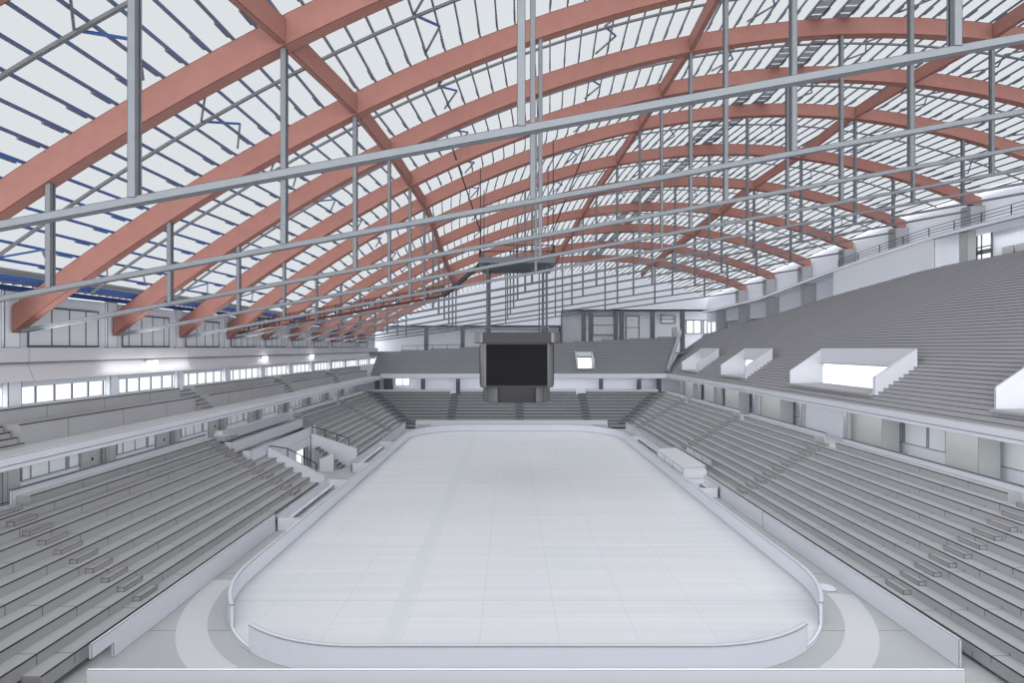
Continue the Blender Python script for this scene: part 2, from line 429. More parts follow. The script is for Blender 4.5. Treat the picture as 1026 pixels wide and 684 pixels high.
# gap posts along the far right/left parapets
def bench_box(side, label, Y0, Y1, X0, X1, top, far=False):
    r = thing('players_box', ((X0+X1)/2, Y0, 0), label, 'players box')
    m = 'white_far' if far else 'white'
    sg = 1 if X1 > X0 else -1      # X0 = parapet side, X1 = ice side
    b = MB(); b.box(X0, X0+sg*.1, Y0, Y1, 0, top+.15); b.build('rear_wall', m, r)
    b = MB(); b.box(X0, X1-sg*.12, Y0, Y0+.09, 0, top); b.build('partition', m, r)
    b = MB(); b.box(X0, X1-sg*.12, Y1-.09, Y1, 0, top); b.build('partition', m, r)
    b = MB(); b.box(X0+sg*.1, X0+sg*.5, Y0+.1, Y1-.1, .38, .44)
    for i in range(4):
        y = Y0+.4+(Y1-Y0-.8)*i/3; b.box(X0+sg*.14, X0+sg*.44, y-.04, y+.04, .1, .38)
    b.build('bench', m, r)
    b = MB(); b.box(X0+sg*.1, X1-sg*.12, Y0+.09, Y1-.09, 0, .1); b.build('platform', 'path', r)
bench_box('L', 'white players box on the left side nearest the camera', 37.1, 48.0, -16.5, XLB-.16, .95)
bench_box('L', 'white players box on the left side beyond the stair opening', 54.6, 67.0, -16.5, XLB-.16, 1.0)
bench_box('R', 'short white box beside the cabin on the right side', 45.3, 48.6, 18.0, XRB+.17, .85)
bench_box('R', 'long box with benches beyond the cabin on the right side', 58.2, 72.0, 18.05, XRB+.17, .9, True)

# timekeeper cabin on the right ---------------------------------------------
cb = thing('timekeeper_cabin', (17.1, 53.2, 0), 'white roofed cabin beside the right boards', 'cabin')
b = MB(); b.prism([(16.05, 1.70), (18.2, 1.88), (18.2, 1.98), (16.05, 1.80)], 1, 48.8, 57.7); b.build('roof', 'path', cb)
for y in (48.95, 57.5):
    b = MB(); b.prism([(16.12, 0), (18.15, 0), (18.35, .9), (18.3, 1.5), (18.15, 1.84), (16.12, 1.68)], 1, y, y+.08); b.build('end_wall', 'white', cb)
b = MB()
for i in range(3):
    y = 49.1+i*2.8; b.box(16.08, 16.14, y+.06, y+2.74, .95, 1.66)
b.build('front_window', 'pane_grey', cb)
b = MB(); b.box(16.06, 16.12, 49, 57.5, 0, .95)
for i in range(4): b.box(16.05, 16.15, 49.05+i*2.78, 49.15+i*2.78, .95, 1.69)
b.build('front_wall', 'white', cb)
b = MB(); b.box(18.05, 18.13, 49.0, 57.5, 0, 1.8); b.build('rear_wall', 'white', cb)
# pale glass screen on the right stand
g = thing('glass_screen', (19.6, 57, 1.2), 'pale glass screen on the lowest right rows behind the cabin', 'screen')
b = MB(); b.box(19.95, 19.98, 52.0, 59.5, ZR+RISE, ZR+RISE+.55); b.build('pane', 'pane_grey', g)
b = MB(); b.box(19.93, 20.0, 52.0, 59.5, ZR+RISE+.55, ZR+RISE+.6)
for y in (52, 54.5, 57, 59.4): b.box(19.93, 20.0, y, y+.08, ZR+RISE, ZR+RISE+.58)
b.build('frame', 'white', g)

# ------------------------------------------------------------------ stair opening on the left
b = MB(); b.prism([(-16.6, 0), (-16.6, 1.35), (-21.75, 4.05), (-21.75, 0)], 1, 47.2, 47.42)
tag(b.build('side_wall', 'white'), 'white sloping wall ending the near left stand at the stair opening', 'side wall')
b = MB(); b.prism([(-16.7, 0), (-16.7, 1.9), (-21.7, 3.6), (-21.7, 0)], 1, 57.4, 57.6)
tag(b.build('side_wall', 'white'), 'white sloping wall on the far side of the stair opening', 'side wall')
b = MB(); b.prism([(-18.3, 0), (-18.3, 2.0), (-19.8, 1.35), (-19.8, 0)], 1, 54.6, 54.75)
tag(b.build('side_wall', 'white'), 'short white wall with a sloping top in front of the tunnel stairs on the left', 'side wall')
op = thing('tunnel_wall', (-21.9, 52.3, 0), 'white rear wall of the stair opening with a bright doorway', 'wall')
b = MB(); b.box(-21.9, -21.75, 47.4, 53.4, 0, 3.25); b.box(-21.9, -21.75, 56.3, 57.4, 0, 3.25); b.box(-21.9, -21.75, 53.4, 56.3, 2.3, 3.25)
b.build('wall_panel', 'white', op)
b = MB(); b.box(-22.2, -22.15, 53.4, 56.3, 0, 2.3); b.build('lit_doorway', emit('doorway_light', (255, 255, 252), 1.2), op)
b = MB(); b.box(-21.85, -21.7, 53.3, 53.4, 0, 2.3); b.box(-21.85, -21.7, 56.3, 56.45, 0, 2.3); b.build('door_frame', 'frame', op)
st = thing('stair', (-19.6, 55, 0), 'grey stair climbing beside the left tunnel', 'stairs')
for i in range(8):
    b = MB(); x = -18.0-.38*i; b.box(x, x-.4, 55.9, 57.35, 0, .2+.28*i); b.box(x+.01, x-.03, 55.9, 57.35, .2+.28*i-.06, .205+.28*i, 1)
    b.build('tread', ['conc_x', 'nosing'], st)
def railing(label, pts, h=1.0, step=1.6, r=.03, rails=(1.0,), m='rail', group=None, name='handrail'):
    root = thing(name, pts[0], label, 'handrail', group)
    b = MB()
    for f in rails: b.tube([(p[0], p[1], p[2]+h*f) for p in pts], r, 6)
    b.build('rail', m, root)
    for p, q in zip(pts, pts[1:]):
        d = (Vector(q)-Vector(p)).length; n = max(1, round(d/step))
        for i in range(n + (1 if q is pts[-1] else 0)):
            c = Vector(p).lerp(Vector(q), i/n)
            b = MB(); b.tube([c, c+Vector((0, 0, h))], r, 6); b.build('post', m, root)
    return root
railing('dark handrail along the sloping wall on the near side of the stair opening', [(-21.6, 47.31, 3.3), (-20.0, 47.31, 3.05), (-17.4, 47.31, 1.7)], .8, 1.5, .05)
railing('dark handrail above the stairs on the far side of the stair opening', [(-21.6, 57.5, 3.4), (-20.2, 57.5, 3.0), (-17.6, 57.5, 2.1)], .9, 1.5, .05)

# three white press platforms above the opening
for i, (X, Zt, Y0, Y1, wh) in enumerate(((-21.9, 4.2, 44.6, 59.4, .95), (-23.4, 4.95, 44.4, 59.4, .95), (-24.9, 5.72, 45.8, 59.4, .9))):
    r = thing('press_platform', (X, Y0, Zt-wh), ['lowest of the three white walled press platforms above the left stair opening', 'middle one of the three white walled press platforms on the left', 'topmost of the three white walled press platforms, below the left concourse'][i], 'platform', 'press platforms')
    b = MB(); b.box(X, X-.12, Y0, Y1, Zt-wh-.02, Zt); b.build('front_wall', 'white', r)
    b = MB(); b.prism([(X-.12, Zt-wh), (X-1.1, Zt-wh), (X-.75, Zt-.02), (X-.12, Zt-.02)], 1, Y0, Y0+.1); b.build('end_wall', 'white', r)
    b = MB(); b.box(X-.1, X-1.5, Y0, Y1, Zt-wh-.15, Zt-wh); b.build('platform_floor', 'conc_y', r)
b = MB(); b.box(-25.4, -24.3, 45.0, 46.8, 4.9, 5.3); tag(b.build('storage_box', 'panel'), 'low grey box standing behind the near end of the press platforms', 'box')

# ------------------------------------------------------------------ concourse behind the lower bowl
CZ = 4.45
def ledge(label, sgn, X, Z, Y0, Y1, gaps, foot):
    r = thing('concourse_parapet', (X, (Y0+Y1)/2, foot), label, 'low wall')
    for a, c in cut(Y0, Y1, gaps):
        b = MB(); b.box(X, X+sgn*.12, a, c, foot, Z-.06); b.build('upstand', 'white', r)
        b = MB(); b.box(X-sgn*.03, X+sgn*.16, a, c, Z-.06, Z); b.build('coping', 'frame', r)
ledge('white upstand behind the top row of the right lower stand', 1, RX+RUN*NR+.02, 5.56, 11, 91.8, [(a-.6, a+1.9) for a in AR], 4.7)
ledge('white upstand behind the top row of the near left stand', -1, LX-RUN*NR-.02, 5.66, 11, 44.0, [(24.3, 26.9)], 4.8)
ledge('white upstand behind the top row of the far left stand', -1, LX-RUN*NR-.02, 5.66, 59.3, 91.0, [(a-.6, a+1.9) for a in AL2], 4.8)
r = thing('concourse_parapet', (.9, FY+RUN*NR, 4.8), 'white upstand behind the top row of the far stand', 'low wall')
for a, c in cut(-24, 26, [(a-.3, a+1.5) for a in AF]):
    b = MB(); b.box(a, c, FY+RUN*NR+.02, FY+RUN*NR+.2, 4.9, 5.62); b.build('upstand', 'white_far', r)
b = MB()
b.box(27.2, 36, 6, 98, CZ-.4, CZ); b.box(-25.45, -28.2, 6, 98, CZ-.4, CZ); b.box(-25.4, 27.2, 92.3, 98, CZ-.4, CZ)
struct(b.build('floor', 'path'))

b = MB(); b.box(27.35, 27.6, 6, 98, 0, CZ-.4); b.box(-25.6, -25.85, 6, 98, 0, CZ-.4); b.box(-25.6, 27.35, 92.6, 92.9, 0, CZ-.4)
struct(b.build('wall_under_concourse', 'wall'))
# right concourse back wall with panels and columns
wr = sbox('wall_right_concourse', (31.3, 31.5, 6, 96.5, CZ, 8.4), 'wall')
wl = sbox('wall_left_concourse', (-27.8, -27.6, 6, 96.5, CZ, 7.9), 'wall')
wf = sbox('wall_far_concourse', (-27.6, 31.3, 95.6, 95.8, CZ, 8.4), 'wall')
wn = 0
def win(parent_kind, box, frames, name=None, pane='pane_grey', fm='frame'):
    """a window of the setting: pane box plus frame bars"""
    global wn
    wn += 1
    b = MB(); b.box(*box); o = struct(b.build('window_%d' % wn, pane))
    f = MB()
    for fr in frames: f.box(*fr)
    f.build('window_frame', fm, o)
    return o
dn = 0
def doorp(box, hbox):
    global dn
    dn += 1
    b = MB(); b.box(*box); o = struct(b.build('door_%d' % dn, 'panel'))
    h = MB(); h.box(*hbox); h.build('door_handle', 'rail', o)
pil = 'columns along the concourses'
def px_y(px, X): return X*F/(px-VX)
# right side: measured features at the back wall plane X=31.3
for a, c in ((949, 982), (850, 885), (762, 783), (727, 741), (706, 716), (686, 695)):
    ya, yb = px_y(c, 29.5), px_y(a, 29.5)
    b = MB(); b.box(29.4, 30.8, ya, yb, CZ, 8.1); o = b.build('concourse_kiosk', 'panel')
    tag(o, 'grey panelled kiosk on the right concourse, %s from the camera' % ordinal([949, 850, 762, 727, 706, 686].index(a)), 'kiosk', 'kiosks on the right concourse')
for a in (849, 804, 757, 721, 701, 683):
    y = px_y(a, 28.9)
    b = MB(); b.box(28.7, 29.1, y-.22, y+.22, CZ, 8.1); b.box(28.66, 29.14, y-.26, y+.26, CZ, CZ+.12)
    tag(b.build('column', 'pillar'), 'square grey column on the right concourse, %s from the camera' % ordinal([849, 804, 757, 721, 701, 683].index(a)), 'column', pil)
for (a, c) in ((906, 928), (896, 904), (930, 947), (786, 800), (744, 752), (1000, 1080)):
    ya, yb = px_y(c, 31.2), px_y(a, 31.2)
    X = 31.28
    fr = [(X-.05, X, ya, yb, 5.35, 5.42), (X-.05, X, ya, yb, 7.9, 7.96)] + [(X-.05, X, y-.04, y+.04, 5.4, 7.95) for y in (ya, yb)]
    win(None, (X-.02, X, ya, yb, 5.4, 7.95), fr, fm='frame_mid')
# left side: repeated bays
for k in range(1, 11):
    y = YK(k)
    if y > 88: break
    b = MB(); b.box(-27.45, -27.15, y-.15, y+.15, CZ, 7.5); b.box(-27.48, -27.1, y-.19, y+.19, CZ, CZ+.1)
    tag(b.build('column', 'pillar'), 'slim grey column on the left concourse, %s from the camera' % ordinal(k-1), 'column', pil)
    doorp((-27.6, -27.52, y-1.8, y+1.25, CZ, 7.55), (-27.52, -27.46, y-.9, y-.84, 5.5, 5.7))
    X = -27.55
    ya, yb = y+1.35, y+5.35
    fr = [(X, X+.05, ya, yb, 5.38, 5.43)] + [(X, X+.05, yy-w_, yy+w_, 5.4, 7.55) for yy, w_ in ((ya, .04), (y+1.9, .04), (y+3.1, .04), (y+4.4, .14), (yb, .1))]
    win(None, (X, X+.02, ya, yb, 5.4, 7.55), fr, fm='frame_mid')
# far side features
for px in (378, 387, 392, 424, 459, 513, 602, 640, 660):
    x = (px-VX)*94/F
    b = MB(); b.box(x-.35, x+.35, 93.6, 94.2, CZ, 7.9); b.box(x-.4, x+.4, 93.55, 94.25, CZ, CZ+.15)
    tag(b.build('column', 'frame'), 'dark narrow column on the far concourse, %s from the left' % ordinal([378, 387, 392, 424, 459, 513, 602, 640, 660].index(px)), 'column', pil)
win(None, (-20.8, -18.2, 95.45, 95.55, 6.2, 7.7), [(-20.85, -20.75, 95.4, 95.5, 6.1, 7.8), (-18.25, -18.15, 95.4, 95.5, 6.1, 7.8), (-19.55, -19.45, 95.4, 95.5, 6.1, 7.8)], pane=emit('window_light', (250, 252, 255), 1.1))

# ------------------------------------------------------------------ upper tier fronts
fr_ = thing('balcony_front', (27.3, 50, 7.7), 'long pale balcony front of the upper right terrace', 'balcony front')
b = MB(); b.box(27.3, 27.55, 6, FASC, 7.95, 8.42); b.build('fascia', 'white', fr_)
b = MB(); b.box(27.36, 27.6, 6, FASC, 7.68, 7.93); b.build('lower_band', 'board', fr_)
b = MB(); b.box(27.6, 31.4, 6, 96.2, 8.02, 8.2); b.build('soffit', 'white', fr_)
ff = thing('balcony_front', (2, FASC, 7.6), 'pale balcony front of the far upper terrace behind the scoreboard', 'balcony front')
b = MB(); b.box(-22.6, 27.3, FASC, FASC+.25, 7.55, 8.45); b.build('fascia', 'white_far', ff)
b = MB(); b.box(-22.6, 27.3, FASC+.25, 95.6, 7.95, 8.1); b.build('soffit', 'white', ff)
fl = thing('balcony_front', (-22.6, 50, 7.3), 'long pale balcony front of the left gallery', 'balcony front')
b = MB(); b.box(-22.6, -22.85, 6, FASC, 7.58, 7.96); b.build('fascia', 'white', fl)
b = MB(); b.box(-22.66, -22.9, 6, FASC, 7.34, 7.56); b.build('lower_band', 'board', fl)
b = MB(); b.box(-22.9, -27.6, 6, 96.2, 7.6, 7.75); b.build('soffit', 'white', fl)

# left gallery: two deep steps below the window strip
lg = thing('left_gallery', (-25, 50, 7.8), 'narrow left gallery with two deep grey steps under the windows', 'gallery')
b = MB(); b.box(-22.85, -24.9, 6, 92, 7.76, 7.95); b.build('walkway', 'path', lg)
GA = [24.6, 41.3, 57.6, 73.8]
for X, z0, z1, ww in ((-24.7, 7.9, 9.03, 1.25), (-25.9, 8.9, 9.73, 1.1)):
    for a, c in cut(8, 91, [(g, g+1.9) for g in GA]):
        b = MB(); b.box(X, X-ww, a, c, z0, z1); b.box(X+.01, X-.05, a, c, z1-.05, z1+.006, 1)
        b.build('deep_step', ['gallery', 'nosing'], lg)
for g in GA:
    for i in range(6):
        b = MB(); x = -24.35-.36*i; b.box(x, x-.36, g+.12, g+1.78, 7.95, 8.15+.27*i); b.box(x+.01, x-.03, g+.12, g+1.78, 8.15+.27*i-.05, 8.156+.27*i, 1)
        b.build('gallery_stair_step', ['conc_y', 'nosing'], lg)

# ------------------------------------------------------------------ upper right terrace
TX0, TZ0, TRUN, TRISE = 27.6, 8.3, .40, .28
BACK = [(10, 45.5), (30, 46.6), (48, 47.0), (54.8, 47.1), (59.5, 46.9), (65.8, 45.8), (72.8, 44.6), (84.6, 41.6), (100.7, 38.6), (104, 38.0)]
SLAB = [(10, 25.2), (48, 25.4), (54.8, 25.45), (59.5, 25.4), (65.8, 24.7), (72.8, 23.8), (86.5, 21.3), (100.7, 20.3), (110, 20.2)]
def XB(y): return lerp(BACK, y)
def far_limit(x):
    if x < 32.7: return 91.9+1.93*(x-27.3)
    y = 102.3
    while XB(y) < x and y > 40: y -= .25
    return y
VOM = [(88.5, 81.4), (72.2, 64.8), (54.4, 41.8), (31.4, 22.0)]
VXF, VXB = 28.9, 32.1
tr = thing('upper_terrace', (37, 55, 8.3), 'huge grey standing terrace filling the upper right side', 'terrace')
n = 0
while True:
    x = TX0+TRUN*n; z = TZ0+TRISE*n
    yf = far_limit(x+TRUN*.5)
    if x > 47.1: break
    yn = 12
    if x > 45.6: yn = 12 + (x-45.6)*22
    gaps = [(c, a) for a, c in VOM] if VXF-.05 <= x < VXB-.05 else []
    if yf > yn+1:
        step_row('terrace_step', tr, 'y', 1, x, cut(yn, yf, gaps), None, z, TRUN, TRISE, 'terr', nos=.035, thick=.05)
    n += 1
def vomitory(label, Ya, Yb, door_h=2.05):
    r = thing('vomitory', (VXF, (Ya+Yb)/2, 9.3), label, 'tunnel exit', 'tunnel exits in the upper right terrace')
    z = lambda X: TZ0 + .7*(X-TX0)
    for y0 in (Ya-.1, Yb):
        b = MB(); b.prism([(VXF, 9.0), (VXB+.2, 9.0), (VXB+.2, 12.88), (VXF, z(VXF)+1.35)], 1, y0-.12 if y0 == Yb else y0, y0+.1 if y0 != Yb else y0+.1)
        b.build('side_wall', 'white', r)
    b = MB(); b.box(VXB, VXB+.2, Yb, Ya, 9.3+door_h, 12.88)
    b.build('rear_wall', 'white', r)
    b = MB(); b.box(VXF-.3, VXB+.3, Yb, Ya, 9.1, 9.28); b.build('landing', 'terr', r)
    b = MB(); b.box(VXB-.03, VXB+.05, Yb, Ya, 9.3+door_h-.05, 9.3+door_h); b.build('lintel_edge', 'frame', r)
    return r
for (a, c), l, dh in zip(VOM, ('small white walled tunnel exit in the right terrace nearest the far corner', 'middle white walled tunnel exit in the right terrace', 'widest white walled tunnel exit in the right terrace with a bright opening', 'white walled tunnel exit in the right terrace cut by the right picture edge'), (2.05, 2.05, 2.05, 2.05)):
    vomitory(l, a, c, dh)

# far upper terrace
ft = thing('upper_terrace', (3, 94, 8.3), 'dark grey terrace above the far concourse, behind the scoreboard', 'terrace')
for n in range(27):
    y = 91.9+TRUN*n; z = TZ0+TRISE*n
    xl = max(-24.4, -24.4+(y-97.6)*57/4.2); xr = 27.3+(y-91.7)/1.93
    if xl > xr-.5: break
    gp = [(12.0, 14.9)] if 93.2 <= y < 96.2 else []
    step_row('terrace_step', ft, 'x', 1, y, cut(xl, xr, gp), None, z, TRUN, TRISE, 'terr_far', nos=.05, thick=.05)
r = thing('vomitory', (13.4, 93.3, 9.2), 'small bright tunnel exit in the far terrace right of the scoreboard', 'tunnel exit')
for x in (11.9, 14.9):
    b = MB(); b.prism([(93.2, 9.0), (96.4, 9.0), (96.4, 12.4), (93.2, 10.6)], 0, x, x+.14); b.build('side_wall', 'white_far', r)
b = MB(); b.box(12, 14.9, 96.2, 96.4, 11.3, 12.2); b.build('rear_wall', 'white_far', r)
b = MB(); b.box(12.0, 14.9, 96.5, 96.55, 9.2, 11.3); b.build('lit_opening', emit('opening_light', (255, 255, 255), 1.3), r)
b = MB(); b.box(12.0, 14.9, 93.1, 96.3, 9.0, 9.15); b.build('landing', 'terr_far', r)
# diagonal rail between the two terraces
dr = thing('dividing_wall', (27.5, 91.9, 8.4), 'pale sloping wall dividing the far terrace from the right terrace', 'low wall')
b = MB()
for dx in (0, .35):
    b.bar((27.3+dx, 91.9, 8.9), (32.9+dx, 102.2, 16.2), .14, .9 if dx else .12)
b.build('sloping_wall', 'white_far', dr)

# ------------------------------------------------------------------ roof geometry
XF = -26.8; ZF = 13.72
PAR = {-1: (76, .183, 11.0), 0: (77, .1835, 11.2), 1: (77.5, .183, 11.4), 2: (78, .183, 11.5), 3: (79.5, .183, 12.0), 4: (81, .183, 12.4), 5: (81.5, .183, 12.7),
       6: (78, .183, 12.0), 7: (75.2, .180, 11.2), 8: (73.5, .168, 10.8), 9: (71.8, .155, 10.3), 10: (70, .145, 9.8), 11: (68.6, .133, 9.4), 12: (67.2, .122, 9.0), 13: (66, .113, 8.7)}
def par(k):
    k = max(-1, k)
    i = math.floor(k); f = k-i
    a = PAR[i]; b_ = PAR[min(13, i+1)]
    return [p+(q-p)*f for p, q in zip(a, b_)]
def zb(k, X):
    Sp, s, B = par(k); t = (X-XF)/Sp
    return ZF + s*(X-XF) + 4*B*t*(1-t)
def ztop(k, X):
    Sp, s, B = par(k); sl = s + 4*B*(1-2*(X-XF)/Sp)/Sp
    return zb(k, X) + 1.13*math.sqrt(1+sl*sl)
def hang_x(k):
    Sp = par(k)[0]; st_ = min(Sp*.1285, 10.25)
    if k <= 0: return [-20.3, -10.05, .3, 11.9, 22.3, 32.6, 42.6]
    if k == 1: return [-18.6, -9.13, .92, 11.45, 21.7, 31.9, 42.0]
    return [-18.4 + j*st_ for j in range(8) if -18.4+j*st_ < XF+Sp-3.5]
AW = .55
TR = []
for k in range(0, 12):
    Sp, s, B = PAR[k]; y = YK(k)
    if k == 0: lb = 'grey steel tie with hangers nearest the camera, its timber arch above the picture'
    elif k == 1: lb = 'red timber roof arch nearest the camera, with steel tie and hangers'
    elif k == 11: lb = 'red timber roof arch farthest away, against the far wall'
    else: lb = 'red timber roof arch with steel tie, %s one from the camera' % ordinal(k)
    r = thing('roof_arch', (XF, y, ZF), lb, 'roof truss', 'timber roof arches')
    TR.append(r)
    rings = []; n = 56
    for i in range(n+1):
        X = XF+Sp*i/n
        rings.append([(X, y, zb(k, X)), (X, y+AW, zb(k, X)), (X, y+AW, ztop(k, X)), (X, y, ztop(k, X))])
    b = MB(); b.sweep(rings); b.build('arch_beam', 'timber', r)
    b = MB(); a = Vector((XF+.4, y+.2, ZF+.1)); e = Vector((XF+Sp-.5, y+.2, ZF+s*(Sp-.9)+.1))
    # I-shaped tie: web and two flanges
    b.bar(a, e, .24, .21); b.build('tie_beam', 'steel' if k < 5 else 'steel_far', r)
    for X in hang_x(k):
        zt = ZF+s*(X-XF)+.1; zz = zb(k, X)
        if zz-zt < .6: continue
        b = MB(); 
        b.box(X-.11, X+.11, y+.06, y+.13, zt, zz); b.box(X-.11, X+.11, y+.24, y+.31, zt, zz); b.box(X-.08, X+.08, y+.13, y+.24, zt, zz)
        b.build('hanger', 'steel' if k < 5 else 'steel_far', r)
# longitudinal timber beams between arches at hangers 1, 3, 5
beamname = ['left slope', 'crown', 'right slope']
for q, j in enumerate((1, 3, 5)):
    for k in range(0, 12):
        if k == 11: x1 = hang_x(k)[j]; k2 = 12.0; x2 = x1-.6
        else: k2 = k+1; x1 = hang_x(k)[j]; x2 = hang_x(k+1)[j]
        y0 = YK(k)+AW+.005; y1 = YK(k2)-.005
        P = []
        z1 = zb(k, x1); z2 = zb(k2, x2)
        pts = []
        for X, Y, Z in ((x1, y0, z1), (x2, y1, z2)):
            pts.append([(X-.14, Y, Z+.12), (X+.14, Y, Z+.12), (X+.14, Y, Z+1.12), (X-.14, Y, Z+1.12)])
        b = MB(); b.sweep(pts); o = b.build('ridge_beam', 'timber')
        tag(o, 'red timber beam along the %s of the roof between arches %s and %s from the camera' % (beamname[q], ordinal(k), ordinal(min(14, k+1))), 'roof beam', 'timber beams joining the roof arches')

# ceiling: glazing skin, purlins, pipes -------------------------------------
KS = [-4, -3, -2, -1, 0, 1, 2, 3, 4, 5, 6, 7, 8, 9, 10, 11, 12, 12.8]
NP = 80
def pu(k, i):                                    # X of purlin i at station k
    Sp = par(k)[0]; x0 = -25.4; x1 = XF+Sp-.6
    return x0 + (x1-x0)*i/NP
b = MB()
for a, c in zip(KS, KS[1:]):
    ya, yc = YK(a), YK(c)
    for i in range(NP):
        P = []
        for (k, yy, ii) in ((a, ya, i), (a, ya, i+1), (c, yc, i+1), (c, yc, i)):
            X = pu(k, ii); P.append((X, yy, ztop(k, X)+.42))
        n0 = len(b.v); b.v += P + [(p[0], p[1], p[2]+.03) for p in P]
        vent = i in (44, 45) and a >= 2
        for f in ((0, 1, 2, 3),): b.f.append(tuple(n0+t for t in f)); b.m.append(0)
ceil = struct(b.build('ceiling', 'skin'))
# strip the doubled loose verts
import bmesh
bm = bmesh.new(); bm.from_mesh(ceil.data); bmesh.ops.delete(bm, geom=[v for v in bm.verts if not v.link_faces], context='VERTS')
bmesh.ops.remove_doubles(bm, verts=bm.verts, dist=.001); bm.to_mesh(ceil.data); bm.free()
for i in range(0, NP+1):
    b = MB()
    for a, c in zip(KS, KS[1:]):
        xa, xc = pu(a, i), pu(c, i); ya, yc = YK(a), YK(c); za, zc = ztop(a, xa)+.26, ztop(c, xc)+.26
        hw = .04
        rings = [[(xa-hw, ya, za-.06), (xa+hw, ya, za-.06), (xa+hw, ya, za+.07), (xa-hw, ya, za+.07)],
                 [(xc-hw, yc, zc-.06), (xc+hw, yc, zc-.06), (xc+hw, yc, zc+.07), (xc-hw, yc, zc+.07)]]
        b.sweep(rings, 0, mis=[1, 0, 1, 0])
        if c <= 12:                              # lap piece just in front of the next arch
            f0, f1 = .86, .985; w2 = .05
            R = []
            for f in (f0, f1):
                X = xa+(xc-xa)*f; Y = ya+(yc-ya)*f; Z = za+(zc-za)*f
                R.append([(X-w2, Y, Z-.15), (X+w2, Y, Z-.15), (X+w2, Y, Z+.05), (X-w2, Y, Z+.05)])
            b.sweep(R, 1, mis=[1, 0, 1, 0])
    b.build('purlin', ['eave_sky_tint' if i < 7 else ('slope_sky_tint' if i < 18 else 'purlin_sky_tint'), 'purlin_under'], ceil)
# mid-bay transverse pipes and zig-zag bracing
for a, c in zip(KS[:-1], KS[1:-1]):
    b = MB(); k = (a+c)/2; y = YK(k); Sp = par(k)[0]
    pts = []
    for i in range(0, 41):
        X = -25.4+(Sp-2)*i/40; pts.append((X, y, ztop(k, X)+.02))
    for p, q in zip(pts, pts[1:]): b.bar(p, q, .12, .12)
    b.build('cross_pipe', 'purlin_under', ceil)
    b = MB(); hx = hang_x(k)
    for jx in range(-1, len(hx)):
        X0 = hx[0]-10*.55 if jx < 0 else hx[jx]+4.4
        if X0 > XF+Sp-4: continue
        P = [(X0-.5, YK(a)+.7), (X0+.5, YK(a)+2.2), (X0-.5, YK(a)+3.6), (X0+.5, YK(a)+5.2), (X0-.5, YK(a)+6.9)]
        T = []
        for X, Y in P:
            kk = a+(Y-YK(a))/BAY
            T.append((X, Y, ztop(kk, X)+.14))
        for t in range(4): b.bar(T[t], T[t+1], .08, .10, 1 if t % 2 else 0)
    b.build('wind_brace', ['eave_sky_tint', 'purlin_under'], ceil)
    if c >= 1:
        b = MB()
        for i in (47, 49):
            for q in range(8):
                f0 = q/8+.012; f1 = (q+1)/8-.012
                R = []
                for f in (f0, f1):
                    kk = a+(c-a)*f; R.append([(pu(kk, i)+.08, YK(kk)), (pu(kk, i+1)-.08, YK(kk))])
                pts = [(x, y_, ztop(a+(c-a)*f_, x)+.30) for (x, y_), f_ in ((R[0][0], f0), (R[0][1], f0), (R[1][1], f1), (R[1][0], f1))]
                b.hexa(pts + [(p[0], p[1], p[2]+.06) for p in pts])
        b.build('smoke_vent', 'skin_dark', ceil)
# left eave: sky-tinted girders, struts and corrugated deck
b = MB()
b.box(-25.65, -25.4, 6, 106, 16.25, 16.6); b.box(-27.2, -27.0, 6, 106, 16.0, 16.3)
b.build('eave_girder', 'eave_sky_tint', ceil)
b = MB()
y = 7
while y < 105:
    b.box(-27.1, -25.5, y, y+.1, 16.32, 16.45); y += .6
b.box(-30, -25.5, 6, 106, 16.85, 16.95)
b.build('eave_deck', 'deck', ceil)

# ------------------------------------------------------------------ left wall
wl2 = sbox('wall_left', (-27.5, -27.2, 6, 106, 12.9, 15.95), 'wall')
b = MB(); b.box(-27.5, -27.2, 6, 106, 7.9, 9.75); b.box(-27.5, -27.2, 6, 106, 10.72, 12.9)
b.build('wall_band', 'wall', wl2)
bk = thing('bulkhead', (-26.4, 50, 11.1), 'long pale horizontal bulkhead along the left wall above the strip windows', 'bulkhead')
b = MB(); b.box(-26.35, -27.2, 6, 105, 12.1, 12.9); b.build('upper_band', 'bulk', bk)
b = MB(); b.prism([(-26.45, 12.08), (-26.05, 11.1), (-27.2, 11.1), (-27.2, 12.08)], 1, 6, 105); b.build('lower_band', 'bulk', bk)
b = MB(); b.box(-26.3, -26.5, 6, 105, 12.06, 12.12); b.build('mid_strip', 'frame', bk)  # thin dark strip between the two bands
for k in range(0, 13):
    y = YK(k)+.25
    b = MB(); b.box(-27.2, -26.85, y-.4, y+.4, 9.3, 11.1); b.box(-27.2, -27.0, y-.45, y+.45, 12.9, 16)
    b.build('wall_pier', 'wall_edge', wl2)
    # strip window (bright, clear glass open to the daylight)
    ya, yb = y+.45, y+BAY-.45
    if yb > 105: continue
    X = -27.3
    fr = [(X-.04, X+.04, ya, yb, 9.70, 9.76), (X-.04, X+.04, ya, yb, 10.70, 10.76)]
    for i in range(6):
        yy = ya+(yb-ya)*i/5; fr.append((X-.04, X+.04, yy-.035, yy+.035, 9.7, 10.75))
    win(None, (X-.01, X+.01, ya, yb, 9.75, 10.7), fr, pane='glass')
    # tall grey window units above the bulkhead
    X = -27.17
    ya, yb = y+1.1, y+BAY-1.1
    fr = [(X, X+.1, ya, yb, 12.95, 13.05), (X, X+.1, ya, yb, 15.2, 15.3)]
    ms = [0, .12, .38, .62, .88, 1] if k % 2 else [0, .3, .55, .8, 1]
    for f in ms:
        yy = ya+(yb-ya)*f; fr.append((X, X+.05, yy-.035, yy+.035, 12.95, 15.3))
    win(None, (X, X+.03, ya, yb, 13.0, 15.25), fr)
